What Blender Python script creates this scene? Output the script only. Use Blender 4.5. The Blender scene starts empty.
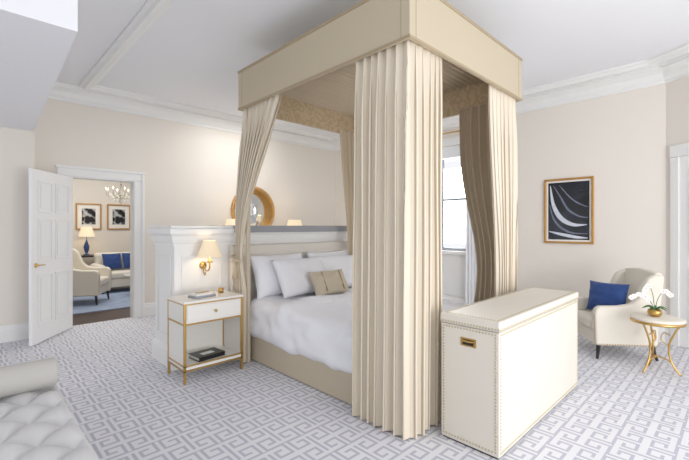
import bpy, bmesh, math, random
from mathutils import Vector, Matrix, noise
random.seed(4)
C=bpy.context; D=bpy.data
# ------------------------------------------------------------ materials
def srgb(r,g,b):
    f=lambda c:(c/255/12.92) if c/255<=0.04045 else ((c/255+0.055)/1.055)**2.4
    return (f(r),f(g),f(b),1)
def mat(name,rgb,rough=0.6,metal=0,bump=0,bscale=200,var=0,vscale=3,emis=None,es=0,sheen=0,trans=0,stretch=None):
    m=D.materials.new(name); m.use_nodes=True; nt=m.node_tree; p=nt.nodes['Principled BSDF']
    c=srgb(*rgb); p.inputs['Base Color'].default_value=c
    p.inputs['Roughness'].default_value=rough; p.inputs['Metallic'].default_value=metal
    if sheen: p.inputs['Sheen Weight'].default_value=sheen
    if emis: p.inputs['Emission Color'].default_value=srgb(*emis); p.inputs['Emission Strength'].default_value=es
    if trans: p.inputs['Transmission Weight'].default_value=trans
    if bump or var:
        tc=nt.nodes.new('ShaderNodeTexCoord'); mp=nt.nodes.new('ShaderNodeMapping'); nt.links.new(tc.outputs['Object'],mp.inputs[0])
        if stretch: mp.inputs['Scale'].default_value=stretch
    if var:
        n=nt.nodes.new('ShaderNodeTexNoise'); n.inputs['Scale'].default_value=vscale; nt.links.new(mp.outputs[0],n.inputs['Vector'])
        mx=nt.nodes.new('ShaderNodeMix'); mx.data_type='RGBA'
        mx.inputs[6].default_value=tuple(x*(1-var) for x in c[:3])+(1,); mx.inputs[7].default_value=tuple(min(1,x*(1+var)) for x in c[:3])+(1,)
        nt.links.new(n.outputs['Fac'],mx.inputs[0]); nt.links.new(mx.outputs[2],p.inputs['Base Color'])
    if bump:
        n=nt.nodes.new('ShaderNodeTexNoise'); n.inputs['Scale'].default_value=bscale; nt.links.new(mp.outputs[0],n.inputs['Vector'])
        b=nt.nodes.new('ShaderNodeBump'); b.inputs['Strength'].default_value=bump; b.inputs['Distance'].default_value=0.01
        nt.links.new(n.outputs['Fac'],b.inputs['Height']); nt.links.new(b.outputs[0],p.inputs['Normal'])
    return m
M={}
M['wall']=mat('wall_paint',(234,227,217),0.85,bump=0.03,bscale=300)
M['ceil']=mat('ceiling_paint',(238,239,242),0.9,bump=0.02,bscale=200)
M['trim']=mat('trim_white',(240,240,238),0.5,bump=0.01)
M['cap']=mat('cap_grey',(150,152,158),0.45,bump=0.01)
M['door']=mat('door_white',(244,244,244),0.45,bump=0.01)
M['brass']=mat('brass',(205,165,95),0.28,1,var=0.08,vscale=20)
M['gold']=mat('gold_frame',(196,148,84),0.4,0.7,bump=0.2,bscale=60,var=.15,vscale=30)
M['curt']=mat('curtain_linen',(220,208,187),0.5,bump=0.06,bscale=500,sheen=.15)
M['lining']=mat('curtain_lining',(196,178,150),0.75,bump=0.1,bscale=300,sheen=.1)
M['val']=mat('valance_linen',(190,176,150),0.65,bump=0.15,bscale=400,var=.04,vscale=120)
M['braid']=mat('braid_trim',(166,148,118),0.8,bump=0.5,bscale=200)
M['skirt']=mat('bed_skirt',(194,181,158),0.85,bump=0.1,bscale=300)
M['white']=mat('white_cotton',(240,240,244),0.8,bump=0.06,bscale=150,sheen=.2)
M['headb']=mat('headboard_fabric',(224,218,208),0.85,bump=0.1,bscale=400)
M['leather']=mat('cream_leather',(222,215,202),0.5,bump=0.06,bscale=250)
M['stud']=mat('nailhead',(190,178,150),0.4,0.5,var=.1)
M['cream']=mat('chair_fabric',(228,221,207),0.75,bump=0.08,bscale=300)
M['navy']=mat('navy_velvet',(16,56,120),0.75,bump=0.15,bscale=120,sheen=.2,var=.15,vscale=12)
M['dark']=mat('dark_wood',(30,24,22),0.35,bump=.02)
M['tuft']=mat('tufted_linen',(206,205,205),0.8,bump=0.08,bscale=400)
M['bols']=mat('bolster_linen',(186,183,178),0.85,bump=0.12,bscale=400)
M['lacq']=mat('white_lacquer',(238,235,228),0.3,bump=0.01)
M['black']=mat('black_print',(18,18,20),0.4,var=.2)
M['paper']=mat('paper',(240,238,232),0.8,var=.02)
M['shade']=mat('lamp_shade',(238,222,192),0.8,emis=(255,222,172),es=0.28,bump=.02)
M['green']=mat('leaf_green',(66,104,52),0.5,var=.2,vscale=20)
M['petal']=mat('petal_white',(250,250,248),0.6,var=.01)
M['mirror']=mat('mirror_glass',(235,238,240),0.03,1,bump=.001)
M['glass']=mat('clear_glass',(255,255,255),0.0,trans=1.0,bump=.001)
M['blue']=mat('blue_ceramic',(40,70,120),0.15,var=.3,vscale=15)
M['bulb']=mat('bulb_glow',(255,240,210),0.5,emis=(255,225,175),es=8,var=.01)
M['sheer']=mat('sheer_curtain',(240,241,243),0.9,bump=.05)
M['metal']=mat('window_metal',(160,170,184),0.5,.0,var=.05)

def damask(name,c1,c2,scale):
    m=D.materials.new(name); m.use_nodes=True; nt=m.node_tree; p=nt.nodes['Principled BSDF']; p.inputs['Roughness'].default_value=.7
    tc=nt.nodes.new('ShaderNodeTexCoord'); v=nt.nodes.new('ShaderNodeTexVoronoi'); v.inputs['Scale'].default_value=scale
    v.feature='SMOOTH_F1'
    nt.links.new(tc.outputs['Object'],v.inputs['Vector'])
    w=nt.nodes.new('ShaderNodeMath'); w.operation='SINE'; ml=nt.nodes.new('ShaderNodeMath'); ml.operation='MULTIPLY'; ml.inputs[1].default_value=22
    nt.links.new(v.outputs['Distance'],ml.inputs[0]); nt.links.new(ml.outputs[0],w.inputs[0])
    r=nt.nodes.new('ShaderNodeMapRange'); r.inputs[1].default_value=-.3; r.inputs[2].default_value=.3; nt.links.new(w.outputs[0],r.inputs[0])
    mx=nt.nodes.new('ShaderNodeMix'); mx.data_type='RGBA'; mx.inputs[6].default_value=srgb(*c1); mx.inputs[7].default_value=srgb(*c2)
    nt.links.new(r.outputs[0],mx.inputs[0]); nt.links.new(mx.outputs[2],p.inputs['Base Color']); return m
M['damask']=damask('tan_damask',(204,182,148),(190,166,130),11)

def carpet():
    m=D.materials.new('greek_key_carpet'); m.use_nodes=True; nt=m.node_tree; N=nt.nodes; L=nt.links; p=N['Principled BSDF']
    p.inputs['Roughness'].default_value=.95
    def math_(op,a,b=None,c=None):
        n=N.new('ShaderNodeMath'); n.operation=op
        for i,v in enumerate((a,b,c)):
            if v is None: continue
            if isinstance(v,(int,float)): n.inputs[i].default_value=v
            else: L.new(v,n.inputs[i])
        return n.outputs[0]
    tc=N.new('ShaderNodeTexCoord'); s=N.new('ShaderNodeSeparateXYZ'); L.new(tc.outputs['Object'],s.inputs[0])
    u=math_('MULTIPLY',s.outputs[0],1/0.022); v=math_('MULTIPLY',s.outputs[1],1/0.022)
    row=math_('FLOOR',math_('DIVIDE',v,14.0))
    u=math_('ADD',u,math_('MULTIPLY',row,7.0))
    u=math_('PINGPONG',u,7.0); v=math_('PINGPONG',v,7.0)
    rects=[(.5,1.4,0,6),(.5,5.6,5.1,6),(4.7,5.6,2,6),(2.7,5.6,2,2.9),(.5,7,0,.45),(6.55,7,1.8,7)]
    acc=None
    for a,b,c,d in rects:
        r=math_('MULTIPLY',math_('COMPARE',u,(a+b)/2,(b-a)/2),math_('COMPARE',v,(c+d)/2,(d-c)/2))
        acc=r if acc is None else math_('MAXIMUM',acc,r)
    n=N.new('ShaderNodeTexNoise'); n.inputs['Scale'].default_value=2.0; L.new(tc.outputs['Object'],n.inputs['Vector'])
    mx=N.new('ShaderNodeMix'); mx.data_type='RGBA'; mx.inputs[6].default_value=srgb(227,227,231); mx.inputs[7].default_value=srgb(186,186,199)
    L.new(acc,mx.inputs[0])
    m2=N.new('ShaderNodeMix'); m2.data_type='RGBA'; m2.blend_type='MULTIPLY'; m2.inputs[0].default_value=1
    mr=N.new('ShaderNodeMapRange'); mr.inputs[3].default_value=.93; mr.inputs[4].default_value=1.05; L.new(n.outputs['Fac'],mr.inputs[0])
    L.new(mx.outputs[2],m2.inputs[6]); L.new(mr.outputs[0],m2.inputs[7]); L.new(m2.outputs[2],p.inputs['Base Color'])
    n2=N.new('ShaderNodeTexNoise'); n2.inputs['Scale'].default_value=250; L.new(tc.outputs['Object'],n2.inputs['Vector'])
    h=math_('ADD',math_('MULTIPLY',acc,-1.0),n2.outputs['Fac'])
    b=N.new('ShaderNodeBump'); b.inputs['Strength'].default_value=.3; b.inputs['Distance'].default_value=.006; L.new(h,b.inputs['Height']); L.new(b.outputs[0],p.inputs['Normal'])
    return m
M['carpet']=carpet()
def wood():
    m=D.materials.new('dark_wood_floor'); m.use_nodes=True; nt=m.node_tree; p=nt.nodes['Principled BSDF']; p.inputs['Roughness'].default_value=.3
    tc=nt.nodes.new('ShaderNodeTexCoord'); b=nt.nodes.new('ShaderNodeTexBrick'); b.inputs['Scale'].default_value=4
    b.inputs['Color1'].default_value=srgb(80,54,44); b.inputs['Color2'].default_value=srgb(58,38,32); b.inputs['Mortar'].default_value=srgb(30,20,18); b.inputs['Mortar Size'].default_value=.01
    nt.links.new(tc.outputs['Object'],b.inputs['Vector']); nt.links.new(b.outputs['Color'],p.inputs['Base Color']); return m
M['wood']=wood()
def art_mat(name,kind):
    m=D.materials.new(name); m.use_nodes=True; nt=m.node_tree; p=nt.nodes['Principled BSDF']; p.inputs['Roughness'].default_value=.25
    tc=nt.nodes.new('ShaderNodeTexCoord'); w=nt.nodes.new('ShaderNodeTexNoise' if kind==0 else 'ShaderNodeTexVoronoi'); mp=nt.nodes.new('ShaderNodeMapping')
    nt.links.new(tc.outputs['Object'],mp.inputs[0]); nt.links.new(mp.outputs[0],w.inputs['Vector'])
    w.inputs['Scale'].default_value=3 if kind==0 else 9
    r=nt.nodes.new('ShaderNodeValToRGB'); r.color_ramp.elements[0].position=.45; r.color_ramp.elements[0].color=srgb(14,17,24)
    r.color_ramp.elements[1].position=.75; r.color_ramp.elements[1].color=srgb(190,192,196) if kind else srgb(40,46,60)
    nt.links.new(w.outputs[0],r.inputs[0]); nt.links.new(r.outputs[0],p.inputs['Base Color']); return m
M['art0']=art_mat('drapery_photo_background',0); M['art1']=art_mat('photo_print',1)

# ------------------------------------------------------------ mesh helpers
def link(o,parent=None):
    C.scene.collection.objects.link(o)
    if parent: o.parent=parent
    return o
def grp(name,loc=(0,0,0),rz=0):
    e=D.objects.new(name,None); e.location=loc; e.rotation_euler[2]=rz; e.empty_display_size=.1; link(e); return e
def mk(name,verts,faces,m,parent=None,smooth=False,bevel=0,bseg=2,subs=0,loc=None,rot=None):
    me=D.meshes.new(name); me.from_pydata([tuple(v) for v in verts],[],faces); me.materials.append(m if not isinstance(m,str) else M[m])
    bm=bmesh.new(); bm.from_mesh(me); bmesh.ops.recalc_face_normals(bm,faces=bm.faces); bm.to_mesh(me); bm.free()
    if smooth:
        for p in me.polygons: p.use_smooth=True
    o=D.objects.new(name,me); link(o,parent)
    if loc: o.location=loc
    if rot: o.rotation_euler=rot
    if bevel:
        b=o.modifiers.new('b','BEVEL'); b.width=bevel; b.segments=bseg; b.limit_method='ANGLE'; b.angle_limit=.6
        for p in me.polygons: p.use_smooth=True
        w=o.modifiers.new('w','WEIGHTED_NORMAL'); w.keep_sharp=False
    if subs:
        s=o.modifiers.new('s','SUBSURF'); s.levels=subs; s.render_levels=subs
    return o
BF=[(0,1,3,2),(4,6,7,5),(0,4,5,1),(2,3,7,6),(0,2,6,4),(1,5,7,3)]
def box(name,x0,x1,y0,y1,z0,z1,m,parent=None,bevel=0,bseg=2,**k):
    v=[(x,y,z) for x in (x0,x1) for y in (y0,y1) for z in (z0,z1)]
    return mk(name,v,BF,m,parent,bevel=bevel,bseg=bseg,**k)
def prism(name,pts,z0,z1,m,parent=None,**k):
    n=len(pts); v=[(p[0],p[1],z0) for p in pts]+[(p[0],p[1],z1) for p in pts]
    f=[tuple(range(n)),tuple(range(n,2*n))]+[(i,(i+1)%n,n+(i+1)%n,n+i) for i in range(n)]
    return mk(name,v,f,m,parent,**k)
def prism_x(name,pts,x0,x1,m,parent=None,**k):  # pts (y,z)
    n=len(pts); v=[(x0,p[0],p[1]) for p in pts]+[(x1,p[0],p[1]) for p in pts]
    f=[tuple(range(n)),tuple(range(n,2*n))]+[(i,(i+1)%n,n+(i+1)%n,n+i) for i in range(n)]
    return mk(name,v,f,m,parent,**k)
def lathe(name,prof,m,parent=None,loc=(0,0,0),segs=32,ruf=0,nruf=24,**k):
    v=[];f=[]
    for r,z in prof:
        for i in range(segs):
            a=2*math.pi*i/segs; rr=r*(1+ruf*math.cos(nruf*a)); v.append((rr*math.cos(a)+loc[0],rr*math.sin(a)+loc[1],z+loc[2]))
    for j in range(len(prof)-1):
        for i in range(segs):
            f.append((j*segs+i,j*segs+(i+1)%segs,(j+1)*segs+(i+1)%segs,(j+1)*segs+i))
    return mk(name,v,f,m,parent,smooth=True,**k)
def catmull(pts,n=8):
    P=[Vector(p) for p in pts]; out=[]
    for i in range(len(P)-1):
        p0=P[max(i-1,0)];p1=P[i];p2=P[i+1];p3=P[min(i+2,len(P)-1)]
        for k in range(n):
            t=k/n; out.append(.5*((2*p1)+(p2-p0)*t+(2*p0-5*p1+4*p2-p3)*t*t+(3*p1-p0-3*p2+p3)*t**3))
    out.append(P[-1]); return out
def tube(name,pts,r,m,parent=None,segs=10,sm=8,closed=False):
    P=catmull(pts,sm) if sm and len(pts)>2 else [Vector(p) for p in pts]
    R=r if isinstance(r,(list,tuple)) else [r,r]
    v=[];f=[];up=Vector((0,0,1)); prev=None
    for i,p in enumerate(P):
        t=(P[min(i+1,len(P)-1)]-P[max(i-1,0)]).normalized()
        if prev is None:
            a=up if abs(t.z)<.9 else Vector((1,0,0)); n=t.cross(a).normalized()
        else:
            n=(prev-t*prev.dot(t)).normalized()
        prev=n; b=t.cross(n); q=i/(len(P)-1); rr=R[0]*(1-q)+R[1]*q
        for s in range(segs):
            a=2*math.pi*s/segs; v.append(p+n*math.cos(a)*rr+b*math.sin(a)*rr)
    for i in range(len(P)-1):
        for s in range(segs):
            f.append((i*segs+s,i*segs+(s+1)%segs,(i+1)*segs+(s+1)%segs,(i+1)*segs+s))
    f.append(tuple(range(segs))); f.append(tuple(range((len(P)-1)*segs,len(P)*segs)))
    return mk(name,v,f,m,parent,smooth=True)
def sweep(name,path,prof,m,parent=None,closed=False):
    # prof: (offset to the right of travel, z), closed section
    P=[Vector((p[0],p[1])) for p in path]; n=len(P); v=[];k=len(prof)
    for i in range(n):
        ds=[]
        if closed or i>0: ds.append((P[i]-P[i-1]).normalized())
        if closed or i<n-1: ds.append((P[(i+1)%n]-P[i]).normalized())
        ns=[Vector((d.y,-d.x)) for d in ds]
        if len(ns)==2:
            q=(ns[0]+ns[1]); q=q/(1+ns[0].dot(ns[1]))
        else: q=ns[0]
        for o,z in prof: v.append((P[i].x+q.x*o,P[i].y+q.y*o,z))
    f=[]
    for i in range(n if closed else n-1):
        j=(i+1)%n
        for s in range(k): f.append((i*k+s,i*k+(s+1)%k,j*k+(s+1)%k,j*k+s))
    if not closed: f.append(tuple(range(k))); f.append(tuple(range((n-1)*k,n*k)))
    return mk(name,v,f,m,parent)
def studs(name,items,r,m,parent):
    v=[];f=[]
    for p,n in items:
        p=Vector(p);n=Vector(n).normalized(); a=n.orthogonal().normalized(); b=n.cross(a); s=len(v)
        for rr,h in ((r,0),(r*.75,r*.45)):
            for i in range(8):
                t=i*math.pi/4; v.append(p+a*math.cos(t)*rr+b*math.sin(t)*rr+n*h)
        v.append(p+n*r*.65)
        for i in range(8):
            j=(i+1)%8; f.append((s+i,s+j,s+8+j,s+8+i)); f.append((s+8+i,s+8+j,s+16))
    return mk(name,v,f,m,parent,smooth=True)
def line_pts(a,b,step):
    a=Vector(a);b=Vector(b); n=max(1,round((b-a).length/step)); return [a+(b-a)*i/n for i in range(n+1)]
def rbox(name,x0,x1,y0,y1,z0,z1,m,parent=None,r=.05,amp=.006,ns=4,seed=0,crown=0,**k):
    bm=bmesh.new(); bmesh.ops.create_cube(bm,size=1)
    for v in bm.verts: v.co=Vector(((x0+x1)/2+v.co.x*(x1-x0),(y0+y1)/2+v.co.y*(y1-y0),(z0+z1)/2+v.co.z*(z1-z0)))
    cuts=k.get('cuts',26)
    bmesh.ops.subdivide_edges(bm,edges=bm.edges[:],cuts=cuts,use_grid_fill=True)
    cx,cy,cz=(x0+x1)/2,(y0+y1)/2,(z0+z1)/2; hx,hy,hz=(x1-x0)/2,(y1-y0)/2,(z1-z0)/2
    r=min(r,hx,hy,hz)
    for v in bm.verts:
        q=Vector((v.co.x-cx,v.co.y-cy,v.co.z-cz)); c=Vector((max(-hx+r,min(hx-r,q.x)),max(-hy+r,min(hy-r,q.y)),max(-hz+r,min(hz-r,q.z))))
        d=q-c
        if d.length>1e-6: d=d.normalized()*r
        nn=d.normalized() if d.length>1e-6 else Vector((0,0,0))
        q=c+d
        if crown and q.z>0: q.z+=crown*max(0,1-(q.x/hx)**2)*max(0,1-(q.y/hy)**2)
        w=noise.noise(Vector((q.x*ns+seed,q.y*ns,q.z*ns)))+.5*noise.noise(Vector((q.x*ns*2.6+seed,q.y*ns*2.6,q.z*ns*2.6)))
        q+=nn*amp*w
        v.co=Vector((cx,cy,cz))+q
    me=D.meshes.new(name); bm.to_mesh(me); bm.free(); me.materials.append(M[m])
    for p in me.polygons: p.use_smooth=True
    o=D.objects.new(name,me); link(o,parent); return o
def pillow(name,w,h,t,m,parent=None,loc=(0,0,0),rot=(0,0,0),seed=0,flange=0):
    n=26; v=[];f=[]
    for side in (1,-1):
        for j in range(n+1):
            for i in range(n+1):
                a=-1+2*i/n; b=-1+2*j/n
                th=(max(0,1-abs(a)**2.6)*max(0,1-abs(b)**2.6))**.5
                k=1-.07*((1-abs(a)**2)*abs(b)**3) ; k2=1-.07*((1-abs(b)**2)*abs(a)**3)
                wr=.035*noise.noise(Vector((a*2.2+seed,b*2.2,side)))+.015*noise.noise(Vector((a*6+seed,b*6,side)))
                v.append((a*w/2*k2,side*(t/2*th+wr*th*t*3),b*h/2*k))
    N1=(n+1)**2
    for s in range(2):
        for j in range(n):
            for i in range(n):
                q=s*N1+j*(n+1)+i; f.append((q,q+1,q+n+2,q+n+1))
    o=mk(name,v,f,m,parent,smooth=True,loc=loc,rot=rot)
    bm=bmesh.new(); bm.from_mesh(o.data); bmesh.ops.remove_doubles(bm,verts=bm.verts,dist=.0005); bmesh.ops.recalc_face_normals(bm,faces=bm.faces); bm.to_mesh(o.data); bm.free()
    return o
def curtain(name,pathfn,npl,amp,z0,z1,m,parent,off=0,rows=40,per=14,seed=0):
    cols=npl*per; v=[];f=[]
    for j in range(rows+1):
        t=j/rows; z=z0+(z1-z0)*t
        pts=[Vector((p[0],p[1])) for p in pathfn(z)]
        cl=[0]
        for a,b in zip(pts,pts[1:]): cl.append(cl[-1]+(b-a).length)
        LT=cl[-1]
        am=amp*min(1,LT/(npl*.05))
        am*= (.55+.45*min(1,(1-t)*6))
        for i in range(cols+1):
            s=i/cols
            sw=s+.012*math.sin(s*17+seed)+.010*noise.noise(Vector((s*6+seed,z*.8,0)))
            sw=max(0,min(1,sw)); d=sw*LT
            k=0
            while k<len(cl)-2 and cl[k+1]<d: k+=1
            e=(pts[k+1]-pts[k]); q=pts[k]+e*((d-cl[k])/max(1e-6,cl[k+1]-cl[k])); 
            e1=(pts[min(k+2,len(pts)-1)]-pts[max(k-1,0)]).normalized()
            nn=Vector((e1.y,-e1.x))
            ph=s*npl*2*math.pi+.5*noise.noise(Vector((s*5+seed,z*.6,3)))
            w=math.sin(ph); w=math.copysign(abs(w)**.75,w)
            loc_amp=am*(.75+.5*noise.noise(Vector((math.floor(s*npl)*1.7+seed,z*.4,7))))
            q=q+nn*(w*loc_amp+off)+e1*(.35*am*math.sin(2*ph))
            v.append((q.x,q.y,z))
    for j in range(rows):
        for i in range(cols):
            a=j*(cols+1)+i; f.append((a,a+1,a+cols+2,a+cols+1))
    return mk(name,v,f,m,parent,smooth=True)

# ------------------------------------------------------------ room shell
H=3.45; YB=6.8; XR=6.3
box('floor',-3.2,6.6,-3.2,6.88,-.1,0,'carpet')
box('ceiling',-3.2,6.6,-3.2,7.0,H,H+.12,'ceil')
wb=grp('wall_back')
box('part_1',.66,1.08,YB,YB+.16,0,H,'wall',wb); box('part_2',1.93,6.46,YB,YB+.16,0,H,'wall',wb); box('part_3',1.08,1.93,YB,YB+.16,2.18,H,'wall',wb)
wl=grp('wall_left')
box('part_1',-3.2,.66,6.5,6.96,0,2.70,'wall',wl)
wr=grp('wall_right')
wy0,wy1,wz0,wz1=3.38,4.5,1.02,2.92
box('part_1',XR,XR+.2,.69,wy0,0,H,'wall',wr); box('part_2',XR,XR+.2,wy1,YB,0,H,'wall',wr)
box('part_3',XR,XR+.2,wy0,wy1,0,wz0,'wall',wr); box('part_4',XR,XR+.2,wy0,wy1,wz1,H,'wall',wr)
# angled wall
P0=Vector((XR,.69)); dv=Vector((-.5,-.866)); nv=Vector((.866,-.5))
def ang(t,o): q=P0+dv*t+nv*o; return (q.x,q.y)
prism('wall_angled',[ang(0,0),ang(1.6,0),ang(1.6,.15),ang(0,.15)],0,H,'wall')
# soffit
prism('ceiling_soffit',[(.52,2.98),(.66,6.96),(-3.2,6.96),(-3.2,2.98)],2.70,H,'ceil')
# crown
cr=[(0,H-.20),(.02,H-.20),(.02,H-.165),(.05,H-.14),(.08,H-.085),(.14,H-.05),(.16,H-.05),(.16,H-.02),(.18,H-.02),(.18,H),(0,H)]
sweep('trim_1',[(.66,YB),(XR,YB),(XR,.69),ang(1.6,0)],cr,'trim')
ct=[(-.08,H),(-.08,H-.025),(-.05,H-.035),(-.03,H-.06),(.03,H-.06),(.05,H-.035),(.08,H-.025),(.08,H)]
sweep('trim_2',[(1.235,-2.5),(1.235,6.45),(XR-.38,6.45),(XR-.38,.79),(XR-.38-1.0,.79-1.733)],ct,'trim')
# baseboards
bb=[(0,0),(.022,0),(.022,.15),(.014,.17),(.012,.2),(0,.21)]
sweep('baseboard_back',[(2.08,YB),(XR,YB)],bb,'trim')
sweep('baseboard_left',[(-3.2,6.5),(.66,6.5),(.66,6.8),(.92,6.8)],bb,'trim')
sweep('baseboard_right',[(XR,YB),(XR,.69),ang(.06,0)],bb,'trim')
# doorway casing
dc=grp('trim_3')
box('jamb_l',.94,1.075,YB-.03,YB,0,2.18,'trim',dc,bevel=.006)
box('jamb_r',1.935,2.07,YB-.03,YB,0,2.18,'trim',dc,bevel=.006)
box('head',.94,2.07,YB-.03,YB,2.182,2.30,'trim',dc,bevel=.006)
box('bead_r',2.045,2.085,YB-.045,YB-.002,0,2.29,'trim',dc,bevel=.006); box('bead_t',.92,2.095,YB-.05,YB-.002,2.292,2.33,'trim',dc,bevel=.006)
box('rev_l',1.065,1.082,YB-.02,YB+.165,0,2.17,'trim',dc); box('rev_r',1.928,1.945,YB-.02,YB+.165,0,2.17,'trim',dc); box('rev_t',1.065,1.945,YB-.02,YB+.165,2.168,2.181,'trim',dc)
sw=grp('light_switch',(2.28,YB,1.15)); box('plate',-.035,.035,-.008,-.001,-.06,.06,'trim',sw,bevel=.003); box('rocker',-.012,.012,-.013,-.008,-.025,.025,'door',sw,bevel=.002)
# open door (hinge at 1.10,6.75)
hx,hy=1.10,6.74; vx,vy=.56-hx,6.0-hy; ln=.90
dr=grp('door_1',(hx,hy,0),math.atan2(vy,vx))
W=ln
box('leaf',0,W,-.018,.018,.012,2.16,'door',dr,bevel=.003)
def panel(pr,x0,x1,z0,z1,ysgn):
    y=.018*ysgn
    fr=.022
    for nm,a,b,c,d in (('a',x0,x1,z0,z0+fr),('b',x0,x1,z1-fr,z1),('c',x0,x0+fr,z0+fr,z1-fr),('d',x1-fr,x1,z0+fr,z1-fr)):
        box('moulding_'+nm,a,b,min(y,y+.012*ysgn),max(y,y+.012*ysgn),c,d,'door',pr,bevel=.004)
    box('field',x0+.05,x1-.05,min(y,y+.008*ysgn),max(y,y+.008*ysgn),z0+.05,z1-.05,'door',pr,bevel=.007)
for sg in (1,-1):
    for x0,x1 in ((.11,.43),(.49,.79)):
        for z0,z1 in ((.22,.86),(1.02,1.55),(1.63,2.03)): panel(dr,x0,x1,z0,z1,sg)
for sg in (1,-1):
    lathe('rose',[(.0,0),(.028,0),(.028,.008),(.012,.012),(.010,.04),(0,.04)],'brass',dr,rot=(-sg*math.pi/2,0,0)).location=(W-.07,.018*sg,.98)
    tube('lever',[(W-.07,sg*.055,.98),(W-.11,sg*.06,.98),(W-.19,sg*.058,.975)],[.009,.006],'brass',dr)
# angled wall door + casing
ad=grp('door_2')
prism('casing',[ang(.07,-.002),ang(.07,-.03),ang(.17,-.03),ang(.17,-.002)],0,2.3,'trim',ad,bevel=.006)
prism('casing_head',[ang(.07,-.002),ang(.07,-.035),ang(1.2,-.035),ang(1.2,-.002)],2.302,2.45,'trim',ad,bevel=.006)
prism('leaf',[ang(.172,-.002),ang(.172,-.012),ang(1.1,-.012),ang(1.1,-.002)],0.01,2.3,'door',ad)
prism('panel_a',[ang(.28,-.012),ang(.28,-.024),ang(1.0,-.024),ang(1.0,-.012)],1.1,2.15,'door',ad,bevel=.008)
prism('panel_b',[ang(.28,-.012),ang(.28,-.024),ang(1.0,-.024),ang(1.0,-.012)],.2,.95,'door',ad,bevel=.008)
# window
wn=grp('window_1')
for nm,a,b,c,d in (('casing_l',wy1,wy1+.11,wz0,wz1),('casing_r',wy0-.11,wy0,wz0,wz1),('casing_t',wy0-.11,wy1+.11,wz1+.002,wz1+.14),('sill',wy0-.13,wy1+.13,wz0-.06,wz0-.002)):
    box(nm,XR-(.07 if nm=='sill' else .03),XR-.001,a,b,c,d,'trim',wn,bevel=.006)
box('apron',XR-.02,XR-.001,wy0-.11,wy1+.11,.22,wz0-.062,'trim',wn,bevel=.005)
for y in (wy0,wy0+.54,wy1-.045): box('bar_v',XR+.09,XR+.13,y,y+.04,wz0,wz1,'metal',wn)
for z in (wz0,1.93,wz1-.05): box('bar_h',XR+.085,XR+.135,wy0,wy1,z,z+.045,'metal',wn)
box('glass',XR+.105,XR+.108,wy0,wy1,wz0,wz1,'glass',wn)
box('shade_box',XR+.01,XR+.06,wy0+.01,wy1-.01,wz1-.22,wz1-.005,'sheer',wn,bevel=.01)
sc=grp('sheer_curtain')
curtain('panel',lambda z:[(XR-.11,3.06),(XR-.11,3.36)],5,.03,.02,3.12,'sheer',sc)
curtain('panel_b',lambda z:[(XR-.11,4.2),(XR-.11,4.85)],8,.03,.02,3.12,'sheer',sc,seed=4)
tube('rod',[(XR-.11,3.0,3.13),(XR-.11,4.9,3.13)],.014,'brass',sc,sm=0)
for yy in (3.02,4.88): tube('bracket',[(XR-.11,yy,3.13),(XR-.002,yy,3.13)],.01,'brass',sc,sm=0)

# half-height partition wall
px0,px1,py0,py1=1.53,4.6,4.05,4.6
pt=grp('wall_partition')
box('core',px0,px1,py0,py1,0,1.43,'trim',pt)
loopP=[(px1,py1),(px0,py1),(px0,py0),(px1,py0)]
capp=[(-.01,1.25),(.012,1.25),(.012,1.275),(.02,1.285),(.03,1.32),(.035,1.355),(.052,1.37),(.062,1.385),(.062,1.425),(.05,1.438),(-.01,1.438)]
sweep('cornice',loopP,capp,'trim',pt,closed=True)
box('top',px0-.05,2.16,py0-.05,py1+.05,1.44,1.462,'trim',pt,bevel=.004)
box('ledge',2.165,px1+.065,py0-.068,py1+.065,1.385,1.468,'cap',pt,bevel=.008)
sweep('base',loopP,[(-.01,0),(.03,0),(.03,.17),(.015,.2),(-.01,.21)],'trim',pt,closed=True)
def fr_front(x0,x1,z0,z1,y):
    for a,b,c,d in ((x0,x1,z0,z0+.02),(x0,x1,z1-.02,z1),(x0,x0+.02,z0+.02,z1-.02),(x1-.02,x1,z0+.02,z1-.02)): box('moulding',a,b,y-.01,y-.001,c,d,'trim',pt,bevel=.003)
fr_front(1.6,2.04,.3,1.15,py0)
for a,b,c,d in ((py0+.08,py1-.08,.3,.32),(py0+.08,py1-.08,1.13,1.15),(py0+.08,py0+.1,.32,1.13),(py1-.1,py1-.08,.32,1.13)): box('moulding',px0-.01,px0-.001,a,b,c,d,'trim',pt,bevel=.003)

# ------------------------------------------------------------ bed
bed=grp('canopy_bed')
bx0,bx1,by0,by1=2.24,3.86,1.70,3.93
sweep('skirt',[(bx0,by1),(bx0,by0),(bx1,by0),(bx1,by1)],[(0,.012),(-.02,.012),(-.02,.30),(0,.30)],'skirt',bed)
box('box_spring',bx0+.02,bx1-.02,by0+.02,by1-.02,.12,.34,'skirt',bed)
rbox('mattress',bx0+.01,bx1-.01,by0+.01,by1,.30,.58,'white',bed,r=.06,amp=.002)
rbox('duvet',bx0-.035,bx1+.035,by0-.03,by1-.12,.255,.66,'white',bed,r=.09,amp=.042,ns=3.2,seed=3,crown=.035,cuts=54)
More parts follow.
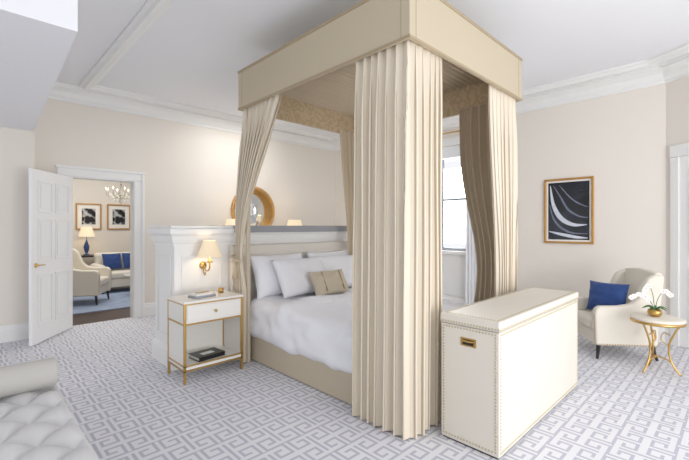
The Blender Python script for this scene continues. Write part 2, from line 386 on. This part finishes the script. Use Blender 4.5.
# headboard
box('headboard_frame',bx0-.12,bx1+.14,3.945,4.03,.03,1.245,'headb',bed,bevel=.015)
box('headboard_panel',bx0-.0,bx1+.02,3.925,3.95,.3,1.15,'headb',bed,bevel=.012,bseg=3)
cx0,cx1,cy0,cy1=2.10,3.95,1.54,3.78
for x,y in ((cx0+.09,cy0+.09),(cx1-.09,cy0+.09),(cx0+.08,cy1-.06),(cx1-.08,cy1-.06)):
    box('post',x-.02,x+.02,y-.02,y+.02,.0,2.95,'skirt',bed,bevel=.005)
zb,zt=2.70,3.11
def vring(name,o0,o1,z0,z1,m,bv=0): 
    P=[(cx0,cy0),(cx0,cy1),(cx1,cy1),(cx1,cy0)]  # clockwise -> right = interior
    return sweep(name,P,[(o0,z0),(o1,z0),(o1,z1),(o0,z1)],m,bed,closed=True)
vring('valance_outer',0,.012,zb,zt,'val'); vring('valance_lining',.013,.025,zb+.004,zt-.02,'damask')
vring('valance_braid',-.005,-.0005,zb,zb+.02,'braid'); vring('valance_braid_top',-.005,-.0005,zt-.02,zt+.004,'braid')
box('canopy_roof',cx0+.014,cx1-.014,cy0+.014,cy1-.014,zt-.012,zt-.001,'val',bed)
for x,y,sx,sy in ((cx0,cy0,1,1),(cx0,cy1,1,-1),(cx1,cy0,-1,1)):
    box('seam_a',min(x-sx*.002,x),max(x-sx*.002,x),min(y+sy*.07,y+sy*.074),max(y+sy*.07,y+sy*.074),zb+.02,zt-.02,'braid',bed)
    box('seam_b',min(x+sx*.07,x+sx*.074),max(x+sx*.07,x+sx*.074),min(y-sy*.002,y),max(y-sy*.002,y),zb+.02,zt-.02,'braid',bed)
v=[];f=[];n=400
for i in range(n+1):
    y=cy0+.03+(cy1-cy0-.06)*i/n; z=2.985+.018*math.sin(i/n*34*2*math.pi)
    v+=[(cx0+.03,y,z),(cx1-.03,y,z)]
for i in range(n): f.append((2*i,2*i+1,2*i+3,2*i+2))
mk('canopy_ceiling',v,f,'lining',bed,smooth=True)
def lpath(xa,ya,side,end,sx,sy):
    r=.04
    pts=[(xa,ya+sy*side*(1-t/6)+sy*r*(t/6)) for t in range(7)]
    pts+=[(xa+sx*r*(1-math.cos(a)),ya+sy*r*(1-math.sin(a))) for a in (math.pi/6,math.pi/3)]
    pts+=[(xa+sx*(r+(end-r)*t/6),ya) for t in range(7)]
    return pts
g=.045
A=lambda z:lpath(cx0+g,cy0+g,.49+.03*(1-z/2.7),.43,1,1)
curtain('curtain_foot_near',A,12,.046,.012,2.74,'curt',bed,rows=50,per=18)
curtain('curtain_foot_near_lining',A,12,.046,.014,2.73,'lining',bed,rows=50,per=18,off=-.010)
Bf=lambda z:[(p[0],p[1]) for p in lpath(cx1-g,cy0+g,.62-.22*math.exp(-((z-1.0)/.8)**2),.56-.16*math.exp(-((z-1.0)/.9)**2),-1,1)]
curtain('curtain_foot_far',Bf,14,.040,.012,2.74,'curt',bed,rows=50,seed=2)
curtain('curtain_foot_far_lining',Bf,14,.040,.014,2.73,'lining',bed,rows=50,seed=2,off=.012)
def ss(t): t=max(0,min(1,t)); return t*t*(3-2*t)
ztie=1.12
def hl(z):
    if z>ztie:
        t=((z-ztie)/(2.72-ztie)); w=.11+.56*t**1.5; sh=1-t
    else:
        t=(ztie-z)/ztie; w=.11+.07*ss(t*3); sh=1
    y1=cy1-.03+.13*ss(sh*1.3)
    x=cx0+.055-.03*ss(sh)
    return [(x,y1),(x,y1-w*.5),(x,y1-w)]
curtain('curtain_head_near',hl,8,.048,.012,2.74,'curt',bed,rows=50,seed=5)
curtain('curtain_head_near_lining',hl,8,.048,.014,2.73,'lining',bed,rows=50,seed=5,off=-.010)
def hr(z):
    k=.55+.45*abs(z-ztie)/1.6 if z>ztie else .55
    return lpath(cx1-g,cy1-.05,.35*k,.36*k,-1,-1)
curtain('curtain_head_far',hr,8,.035,.75,2.74,'lining',bed,rows=40,seed=8)
tube('tieback',[(cx0-.0,3.72,ztie-.03),(cx0-.035,3.76,ztie-.02),(cx0-.04,3.84,ztie),(cx0-.01,3.91,ztie+.01),(cx0+.05,3.93,ztie+.03)],.014,'lining',bed)
lathe('tassel',[(0,.2),(.008,.2),(.01,.13),(.02,.12),(.016,.10),(.03,0),(0,0)],'lining',bed,loc=(cx0-.045,3.78,ztie-.22),segs=12)
def P(nm,x,y,z,w,h,t,tilt,rz,m,s): 
    return pillow(nm,w,h,t,m,None,(x,y,z),(-math.radians(tilt),0,math.radians(rz)),seed=s)
P('bed_pillow',2.64,3.77,.90,.76,.50,.20,20,2,'white',1)
P('bed_pillow',3.46,3.77,.90,.76,.50,.20,20,-2,'white',2)
P('bed_pillow',2.80,3.56,.885,.74,.46,.20,30,3,'white',3)
P('bed_pillow',3.46,3.55,.885,.74,.46,.20,30,-3,'white',4)
lp=grp('lumbar_pillow',(3.0,3.32,.815))
lp.rotation_euler=(-math.radians(28),0,math.radians(0))
pillow('body',.52,.30,.15,'skirt',lp)
for sx in (-1,1): 
    box('stripe',sx*.13-.006,sx*.13+.006,-.0745,-.06,-.118,.118,'braid',lp,bevel=.003)

# ------------------------------------------------------------ trunk at foot
tr=grp('storage_trunk')
tx0,tx1,ty0,ty1=2.37,4.0,1.06,1.47; th=.86
box('body',tx0,tx1,ty0,ty1,.012,th-.07,'leather',tr,bevel=.006)
box('lid',tx0-.006,tx1+.006,ty0-.006,ty1+.006,th-.066,th,'leather',tr,bevel=.01,bseg=3)
box('plinth',tx0+.01,tx1-.01,ty0+.01,ty1-.01,0,.03,'dark',tr)
it=[]; st=.021
def loop(c,n):
    for a,b in zip(c,c[1:]+c[:1]):
        for p in line_pts(a,b,st)[:-1]: it.append((p,n))
i=.022
e0=tx0; loop([(e0,ty0+i,.04),(e0,ty1-i,.04),(e0,ty1-i,th-.085),(e0,ty0+i,th-.085)],(-1,0,0))
f0=ty0; loop([(tx0+i,f0,.04),(tx1-i,f0,.04),(tx1-i,f0,th-.085),(tx0+i,f0,th-.085)],(0,-1,0))
loop([(tx0+.02,ty0+.02,th),(tx1-.02,ty0+.02,th),(tx1-.02,ty1-.02,th),(tx0+.02,ty1-.02,th)],(0,0,1))
for p in line_pts((tx0-.006,ty0,th-.05),(tx0-.006,ty1,th-.05),st): it.append((p,(-1,0,0)))
for p in line_pts((tx0,ty0-.006,th-.05),(tx1,ty0-.006,th-.05),st): it.append((p,(0,-1,0)))
studs('nailheads',it,.0075,'stud',tr)
mk_y=(ty0+ty1)/2
o=box('handle_plate',tx0-.006,tx0,mk_y-.055,mk_y+.055,.665,.72,'brass',tr,bevel=.002)
box('handle_recess',tx0-.008,tx0-.005,mk_y-.038,mk_y+.038,.675,.71,'dark',tr)
tube('handle_bail',[(tx0-.008,mk_y-.036,.70),(tx0-.016,mk_y,.70),(tx0-.008,mk_y+.036,.70)],.005,'brass',tr)

# ------------------------------------------------------------ nightstand
ns=grp('nightstand')
nx0,nx1,ny0,ny1,nh=1.44,2.04,3.58,3.99,.76
q=.022
for x in (nx0,nx1-q):
    for y in (ny0,ny1-q): box('leg',x,x+q,y,y+q,0,nh-.02,'brass',ns,bevel=.002)
box('top',nx0-.004,nx1+.004,ny0-.004,ny1,nh-.022,nh,'lacq',ns,bevel=.003)
box('drawer_body',nx0+.003,nx1-.003,ny0+.006,ny1-.003,.555,nh-.022,'lacq',ns)
box('drawer_front',nx0+.03,nx1-.03,ny0-.002,ny0+.012,.578,nh-.045,'lacq',ns,bevel=.003)
for z in (.54,nh-.034): box('rail',nx0,nx1,ny0-.001,ny0+.012,z,z+.014,'brass',ns)
for z in (.54,nh-.034): box('rail',nx0-.001,nx0+.012,ny0,ny1,z,z+.014,'brass',ns)
box('shelf',nx0+.004,nx1-.004,ny0+.004,ny1-.004,.13,.155,'lacq',ns)
for z in (.112,.156): 
    box('rail',nx0,nx1,ny0,ny0+.012,z,z+.014,'brass',ns); box('rail',nx0,nx0+.012,ny0,ny1,z,z+.014,'brass',ns)
box('back_panel',nx0+.02,nx1-.02,ny1-.015,ny1-.005,.155,.55,'lacq',ns); box('side_panel_l',nx0+.005,nx0+.012,ny0+.02,ny1-.02,.155,.55,'lacq',ns)
box('side_panel_r',nx1-.012,nx1-.005,ny0+.02,ny1-.02,.155,.55,'lacq',ns)
lathe('knob',[(0,0),(.006,0),(.006,.012),(.014,.018),(.012,.026),(0,.028)],'brass',ns,rot=(math.pi/2,0,0)).location=((nx0+nx1)/2,ny0-.002,.645)
bk=grp('book_stack',(1.68,3.74,nh),.15)
box('book_a',-.11,.11,-.07,.07,0,.022,'cap',bk,bevel=.002); box('book_b',-.095,.09,-.06,.06,.022,.045,'lacq',bk,bevel=.002); box('clip',-.06,.06,-.03,.03,.045,.055,'stud',bk,bevel=.002)
cp=grp('drinking_glass',(1.93,3.84,nh)); lathe('cup',[(0,.002),(.024,.0),(.028,.05),(.026,.05),(.022,.006),(0,.006)],'brass',cp)
b2=grp('black_book',(1.74,3.76,.156),.1)
box('pages',-.135,.135,-.095,.095,.005,.035,'paper',b2); box('cover_top',-.14,.14,-.10,.10,.035,.04,'black',b2); box('cover_bottom',-.14,.14,-.10,.10,0,.005,'black',b2); box('spine',-.14,.14,-.104,-.099,0,.04,'black',b2); box('title',-.07,.06,-.05,.02,.04,.0408,'paper',b2)
# sconce
sx,sy=1.83,py0
so=grp('wall_sconce',(sx,sy,1.02))
lathe('backplate',[(0,0),(.04,0),(.04,.008),(.02,.018),(0,.018)],'brass',so,rot=(math.pi/2,0,0)).location=(0,0,.02)
tube('arm',[(0,-.01,.02),(0,-.08,-.03),(0,-.15,-.01),(0,-.16,.06)],.008,'brass',so)
tube('scroll',[(0,-.01,0),(.0,-.03,-.06),(0,-.05,-.08),(0,-.06,-.05)],.006,'brass',so)
lathe('cup',[(0,.06),(.03,.06),(.035,.068),(.014,.075),(.010,.13),(0,.13)],'brass',so,loc=(0,-.16,0),segs=20)
lathe('shade',[(.125,.12),(.12,.123),(.062,.285),(.06,.288)],'shade',so,loc=(0,-.16,0),segs=144,ruf=.022,nruf=30)
l=D.lights.new('sconce_light','POINT'); l.energy=1.0; l.color=(1,.82,.58); l.shadow_soft_size=.03; lo=D.objects.new('sconce_bulb',l); lo.location=(0,-.16,.2); link(lo,so)

# ------------------------------------------------------------ back wall mirror, desk, lamps
mr=grp('round_mirror',(4.1,YB-.02,1.76)); 
o=lathe('glass',[(0,.0),(.44,0),(.44,-.01)],'mirror',mr,segs=64,rot=(math.pi/2,0,0))
pr=[(.43+.03+.03*math.cos(a*math.pi/6),.03*math.sin(a*math.pi/6)) for a in range(13)]
lathe('frame',pr,'gold',mr,segs=64,rot=(math.pi/2,0,0))
dk=grp('writing_desk',(4.15,6.42,0))
box('top',-.85,.85,-.3,.3,.73,.77,'lacq',dk,bevel=.005); box('apron',-.8,.8,-.26,.26,.62,.73,'lacq',dk)
for x in (-.8,.76):
    for y in (-.26,.22): box('leg',x,x+.04,y,y+.04,0,.62,'brass',dk)
def table_lamp(name,loc,s=1,body='brass'):
    g_=grp(name,loc); lathe('base',[(0,0),(.07*s,0),(.07*s,.015*s),(.02*s,.03*s),(.05*s,.12*s),(.06*s,.2*s),(.02*s,.32*s),(.008*s,.36*s),(.008*s,.46*s),(0,.46*s)],body,g_)
    lathe('shade',[(.17*s,.43*s),(.165*s,.432*s),(.10*s,.66*s),(.098*s,.66*s)],'shade',g_,segs=96,ruf=.012,nruf=32)
    l=D.lights.new('bulb','POINT'); l.energy=3*s; l.color=(1,.84,.62); l.shadow_soft_size=.03; lo=D.objects.new('bulb',l); lo.location=(0,0,.55*s); link(lo,g_)
table_lamp('table_lamp',(3.48,6.42,.77),1.25); table_lamp('table_lamp',(4.83,6.42,.77),1.25)

# ------------------------------------------------------------ wall art
def art(name,loc,w,h,rz,mt='gold'):
    g_=grp(name,loc,rz)  # front faces -Y local, back at y=0
    fw=.03
    for nm,a,b,c,d in (('f_l',-w/2,-w/2+fw,-h/2+fw,h/2-fw),('f_r',w/2-fw,w/2,-h/2+fw,h/2-fw),('f_b',-w/2,w/2,-h/2,-h/2+fw),('f_t',-w/2,w/2,h/2-fw,h/2)):
        box(nm,a,b,-.035,-.002,c,d,mt,g_,bevel=.006)
    return g_
a=art('framed_photograph',(XR,1.79,1.685),.65,.95,-math.pi/2)
box('mat_board',-.3,.3,-.012,-.006,-.45,.45,'paper',a)
box('print',-.27,.27,-.0135,-.012,-.42,.42,'art0',a)
def strip(nm,pts,wd,m,par,y=-.0145):
    Pp=catmull([(p[0],0,p[1]) for p in pts],10); v=[];f=[]
    for i,p in enumerate(Pp):
        t=(Pp[min(i+1,len(Pp)-1)]-Pp[max(i-1,0)]).normalized(); n=Vector((-t.z,0,t.x)); w=wd*math.sin(math.pi*(i+.6)/(len(Pp)+.2))+.002
        v+=[(p.x+n.x*w,y,p.z+n.z*w),(p.x-n.x*w,y,p.z-n.z*w)]
    for i in range(len(Pp)-1): f.append((2*i,2*i+1,2*i+3,2*i+2))
    mk(nm,v,f,m,par)
M['swag']=mat('print_silver',(206,212,224),.4,var=.1,vscale=20); M['swag2']=mat('print_grey',(104,112,130),.4,var=.1,vscale=20)
strip('swag_1',[(-.24,.38),(-.20,.1),(-.1,-.1),(.06,-.2),(.24,-.2)],.03,'swag',a)
strip('swag_2',[(-.20,.38),(-.1,.2),(.0,.02),(.14,-.08),(.25,-.1)],.012,'swag2',a)
strip('swag_3',[(-.25,.1),(-.2,-.1),(-.1,-.24),(.05,-.32),(.25,-.33)],.014,'swag2',a)
strip('swag_4',[(-.12,.38),(.02,.2),(.14,.1),(.25,.05)],.008,'swag2',a)
strip('swag_5',[(-.26,-.3),(-.1,-.34),(.1,-.38),(.25,-.39)],.02,'swag',a)

# ------------------------------------------------------------ armchair
def armchair(name,loc,rz,fab='cream',s=1):
    g_=grp(name,loc,rz); g_.scale=(s,s,s)
    w=.36
    box('seat_base',-w+.05,w-.05,-.33,.33,.17,.33,fab,g_,bevel=.015)
    rbox('seat_cushion',-w+.10,w-.10,-.37,.24,.33,.47,fab,g_,r=.05,amp=.004,crown=.02)
    prof=[(-.36,.17),(-.375,.55),(-.36,.61),(-.31,.64),(-.1,.645),(.04,.67),(.12,.75),(.17,.88),(.22,.98),(.30,1.02),(.40,1.02),(.40,.98),(.34,.5),(.33,.17)]
    for sgn in (-1,1):
        x0=sgn*(w-.10); x1=sgn*w
        prism_x('arm_wing',prof,min(x0,x1),max(x0,x1),fab,g_,bevel=.03,bseg=4)
    v=[];f=[];n=14;rows=10
    for sd in (0,1):
        for j in range(rows+1):
            for i in range(n+1):
                x=-(w-.05)+2*(w-.05)*i/n; t=j/rows; zt_=1.04+.03*math.cos(x/(w-.05)*math.pi/2)
                z=.2+(zt_-.2)*t; y=.20+.12*t if sd==0 else .33+.08*t
                if sd==0: y-=.03*math.sin(t*math.pi)*math.cos(x/w*math.pi/2)
                v.append((x,y,z))
    N1=(rows+1)*(n+1)
    for sd in (0,1):
        for j in range(rows):
            for i in range(n): q_=sd*N1+j*(n+1)+i; f.append((q_,q_+1,q_+n+2,q_+n+1))
    for i in range(n): q_=rows*(n+1)+i; f.append((q_,q_+1,N1+q_+1,N1+q_)); f.append((i,i+1,N1+i+1,N1+i))
    for j in range(rows):
        for i in (0,n): q_=j*(n+1)+i; f.append((q_,q_+n+1,N1+q_+n+1,N1+q_))
    mk('back',v,f,fab,g_,bevel=.02,bseg=3)
    for x in (-w+.05,w-.05):
        for y,dy in ((-.31,-.02),(.29,.05)):
            tube('leg',[(x,y,.19),(x*1.0,y+dy*.4,.09),(x*1.02,y+dy,0)],[.026,.014],'dark',g_)
    it=[]
    for sgn in (-1,1):
        for p in line_pts((sgn*(w+.0),-.33,.19),(sgn*(w),.31,.19),.03): it.append((p,(sgn,0,0)))
        for k in range(16): it.append((Vector((sgn*(w-.02),-.366-.001*k*.5,.2+k*.022)),(0,-1,0)))
    studs('nailheads',it,.008,'brass',g_)
    return g_
cl_=(5.40,1.08,0)
ch=armchair('armchair',cl_,math.radians(-141),s=.91)
def on(parent_loc,rz,p):
    c,s_=math.cos(rz),math.sin(rz); return (parent_loc[0]+c*p[0]-s_*p[1],parent_loc[1]+s_*p[0]+c*p[1],p[2])
crz=ch.rotation_euler[2]
bp=pillow('throw_pillow',.42,.36,.15,'navy',None,on(cl_,crz,(-.0,-.05,.63)),(-math.radians(16),0,crz+.7),seed=9)
# ------------------------------------------------------------ side table
SX,SY=4.97,.61
st_=grp('side_table',(SX,SY,0))
lathe('top',[(0,.515),(.20,.515),(.215,.52),(.22,.532),(.215,.545),(.20,.55),(0,.55)],'cream',st_,segs=48)
lathe('rim',[(.20,.495),(.222,.495),(.225,.508),(.22,.52),(.20,.52)],'brass',st_,segs=48)
for k in range(3):
    a=k*2*math.pi/3+.5; c,s_=math.cos(a),math.sin(a)
    tube('leg',[(c*.18,s_*.18,.50),(c*.13,s_*.13,.40),(c*.09,s_*.09,.27),(c*.11,s_*.11,.12),(c*.18,s_*.18,.008)],.009,'brass',st_)
    tube('leaf_scroll',[(c*.09,s_*.09,.27),(c*.03,s_*.03,.33),(c*.05,s_*.05,.40),(c*.10,s_*.10,.38)],.005,'brass',st_)
    a2=a+2*math.pi/3
    tube('stretcher',[(c*.12,s_*.12,.12),(0,0,.16),(math.cos(a2)*.12,math.sin(a2)*.12,.12)],.006,'brass',st_)
orc=grp('potted_orchid',(SX,SY+.02,.55))
lathe('bowl',[(0,0),(.03,0),(.055,.02),(.062,.05),(.05,.075),(.045,.07),(.05,.05),(0,.045)],'brass',orc)
for k in range(6):
    a=k*1.05; tube('leaf',[(0,0,.06),(math.cos(a)*.05,math.sin(a)*.05,.10),(math.cos(a)*.11,math.sin(a)*.11,.08)],[.014,.003],'green',orc,segs=6)
def flower(p,rot):
    v=[];f=[]
    for k in range(5):
        a=k*2*math.pi/5+.3; ln_=.026; wd=.013
        s=len(v); c,s_=math.cos(a),math.sin(a)
        for (u,w,h) in ((0,0,0),(.5,1,.003),(.8,.8,.005),(1,0,.002),(.8,-.8,.005),(.5,-1,.003)):
            v.append((c*u*ln_-s_*w*wd,h,s_*u*ln_+c*w*wd))
        f.append(tuple(range(s,s+6)))
    o=mk('flower',v,f,'petal',orc,loc=p,rot=rot)
    lathe('flower_core',[(0,-.006),(.005,-.004),(.005,.004),(0,.006)],'brass',orc,loc=p,segs=8)
for (ex,ey,ez,n_) in ((-.12,.17,.22,6),(.06,-.12,.26,4),(-.06,.07,.31,4)):
    pts=[(0,0,.05),(ex*.2,ey*.2,ez*.7),(ex*.6,ey*.6,ez),(ex,ey,ez*.85)]
    tube('stem',pts,.003,'green',orc,segs=6)
    cm=catmull(pts,8)
    for k in range(n_):
        p=cm[len(cm)-1-k*3]; flower((p.x-.012,p.y,p.z),(random.uniform(-.4,.4),random.uniform(-.4,.4),random.uniform(-1.5,-.6)))

# ------------------------------------------------------------ tufted chaise
cz=grp('tufted_chaise')
X0,X1,Y0,Y1=-.55,.42,.75,3.08; zt_=.485
nx,ny=130,300; v=[];f=[]
d=.12
for j in range(ny+1):
    for i_ in range(nx+1):
        x=X0+(X1-X0)*i_/nx; y=Y0+(Y1-Y0)*j/ny
        u=(x/d+y/d*.85)/1; w=(x/d-y/d*.85)/1
        h=(abs(math.sin(math.pi*u/2)*math.sin(math.pi*w/2)))**.45
        e=min(x-X0,X1-x,y-Y0,Y1-y); ed=min(1,e/.05); ed=math.sqrt(max(0,1-(1-ed)**2))
        fade=min(1,e/.06)
        v.append((x,y,zt_-.085+.05*(h*fade+(1-fade)*.7)+.035*ed))
for j in range(ny):
    for i_ in range(nx): q_=j*(nx+1)+i_; f.append((q_,q_+1,q_+nx+2,q_+nx+1))
mk('tufted_top',v,f,'tuft',cz,smooth=True)
for a_ in range(-20,60):
    for b_ in range(-60,40):
        x=(a_*2+b_*2)*d/2; y=(a_*2-b_*2)*d/2/.85
        if X0+.07<x<X1-.07 and Y0+.07<y<Y1-.07:
            lathe('button',[(.012,-.002),(.010,.005),(0,.008)],'tuft',cz,loc=(x,y,zt_-.05),segs=8)
box('seat_box',X0+.005,X1-.005,Y0+.005,Y1-.005,.12,.40,'tuft',cz,bevel=.01)
for x in (X0+.08,X1-.08):
    for y in (Y0+.1,Y1-.1): tube('leg',[(x,y,.13),(x,y,0)],[.025,.015],'dark',cz,sm=0)
o=lathe('bolster',[(0,-.46),(.03,-.46),(.074,-.455),(.084,-.44),(.086,0),(.084,.44),(.074,.455),(.03,.46),(0,.46)],'bols',cz,rot=(0,math.pi/2,0)); o.location=(-.05,2.96,.565)
# ------------------------------------------------------------ adjoining room
box('floor_adjoining',-1,5.5,6.88,11.0,-.1,0,'wood')
box('wall_adjoining_back',-1,5.5,10.9,11.0,0,3.2,'wall'); box('wall_adjoining_left',-1.1,-1,6.96,11.0,0,3.2,'wall'); box('wall_adjoining_right',5.5,5.6,6.96,11.0,0,3.2,'wall')
box('ceiling_adjoining',-1.1,5.6,7.0,11.0,3.2,3.3,'ceil')
sweep('baseboard_adjoining',[(-1,10.9),(5.5,10.9)],bb,'trim'); sweep('trim_4',[(-1,10.9),(5.5,10.9)],[(o_,z-.25) for o_,z in cr],'trim')
M['rug']=mat('blue_rug',(150,166,194),.95,bump=.2,var=.35,vscale=7)
box('area_rug',.6,4.2,7.75,10.2,0,.012,'rug')
for i_,x in enumerate((2.12,2.76)):
    a=art('framed_picture',(x,10.9,1.70),.52,.62,0); box('mat_board',-.23,.23,-.012,-.006,-.28,.28,'paper',a); box('print',-.14,.14,-.014,-.012,-.19,.19,'art1',a)
cn=grp('console_table',(2.0,10.6,0)); box('top',-.5,.5,-.2,.2,.76,.8,'dark',cn,bevel=.004)
for x in (-.48,.44):
    for y in (-.18,.14): box('leg',x,x+.04,y,y+.04,0,.76,'dark',cn)
table_lamp('blue_table_lamp',(2.02,10.6,.8),1.0,'blue')
armchair('lounge_chair',(1.62,8.75,.013),math.radians(60))
sf=grp('sofa',(2.95,9.95,.012),0)
box('base',-.9,.9,-.38,.38,.12,.3,'cream',sf,bevel=.02); rbox('seat',-.78,.78,-.4,.2,.3,.45,'cream',sf,r=.05,amp=.004); rbox('back',-.85,.85,.18,.4,.28,.85,'cream',sf,r=.07,amp=.004)
for s_ in (-1,1): rbox('arm',s_*.85-.09,s_*.85+.09,-.4,.36,.15,.62,'cream',sf,r=.07,amp=.004)
for x in (-.85,.8):
    for y in (-.34,.28): box('leg',x,x+.05,y,y+.05,0,.13,'dark',sf)
for x in (-.55,-.15): 
    p=pillow('cushion',.4,.38,.14,'navy',sf,(x,.05,.66),(-.3,0,.1),seed=x)
ct_=grp('coffee_table',(2.75,8.95,.012)); lathe('top',[(0,.42),(.38,.42),(.38,.45),(0,.45)],'lacq',ct_); lathe('stem',[(0,.0),(.2,0),(.2,.02),(.03,.04),(.03,.42)],'brass',ct_)
chd=grp('chandelier',(2.32,9.0,2.12))
tube('rod',[(0,0,.2),(0,0,1.08)],.008,'stud',chd,sm=0); lathe('hub',[(0,-.2),(.03,-.15),(.015,-.05),(.05,0),(.02,.1),(.01,.25),(0,.25)],'glass',chd)
for k in range(8):
    a=k*math.pi/4; c,s_=math.cos(a),math.sin(a)
    tube('arm',[(0,0,0),(c*.12,s_*.12,-.08),(c*.25,s_*.25,-.02),(c*.27,s_*.27,.04)],.006,'stud',chd)
    lathe('candle',[(.0,.04),(.008,.04),(.008,.1),(0,.1)],'paper',chd,loc=(c*.27,s_*.27,0),segs=8)
    lathe('flame',[(0,.1),(.012,.115),(0,.14)],'bulb',chd,loc=(c*.27,s_*.27,0),segs=8)
    for z in (-.12,-.06,0): lathe('crystal',[(0,z-.03),(.014,z),(0,z+.03)],'petal',chd,loc=(c*(.2+z*.6),s_*(.2+z*.6),0),segs=6)

# ------------------------------------------------------------ lights
def area(name,loc,target,size,energy,color=(1,1,1),sy=None):
    l=D.lights.new(name,'AREA'); l.energy=energy; l.color=color; l.size=size
    if sy: l.shape='RECTANGLE'; l.size_y=sy
    o=D.objects.new(name,l); o.location=loc; dd=Vector(target)-Vector(loc); o.rotation_euler=dd.to_track_quat('-Z','Y').to_euler(); link(o); return o
area('window_light_front',(3.2,-3.0,2.0),(4,3,1.2),2.6,55,(1,.99,.97),2.2)
area('window_light_right',(6.55,3.94,2.0),(3,3.9,1.0),1.0,60,(.97,.98,1),1.8)
area('ceiling_fill',(1.8,-2.2,.5),(3.2,2.6,3.4),2.5,120,(.98,.98,1),2.0)  # added fill behind the camera, lifts the ceiling brightness; not a room lamp
area('adjoining_light',(2,8.8,3.1),(2,8.8,0),2.5,62,(1,.97,.92))
area('alcove_fill',(3.6,5.7,3.3),(3.6,6.0,0),1.2,24,(1,.98,.96))  # added fill to brighten the back wall behind the partition; no fixture there
w=D.worlds.new('world'); C.scene.world=w; w.use_nodes=True
w.node_tree.nodes['Background'].inputs[0].default_value=(.95,.965,1,1); w.node_tree.nodes['Background'].inputs[1].default_value=1.02
C.scene.view_settings.view_transform='Standard'; C.scene.view_settings.gamma=1.1
# ------------------------------------------------------------ camera
cam=D.cameras.new('camera'); co=D.objects.new('camera',cam); link(co); co.location=(0,0,1.45)
co.rotation_euler=(math.radians(90),0,-math.atan2(.698,.716)); cam.lens=390/689*36; cam.sensor_width=36; cam.shift_y=-3/689; cam.clip_start=.05
C.scene.camera=co
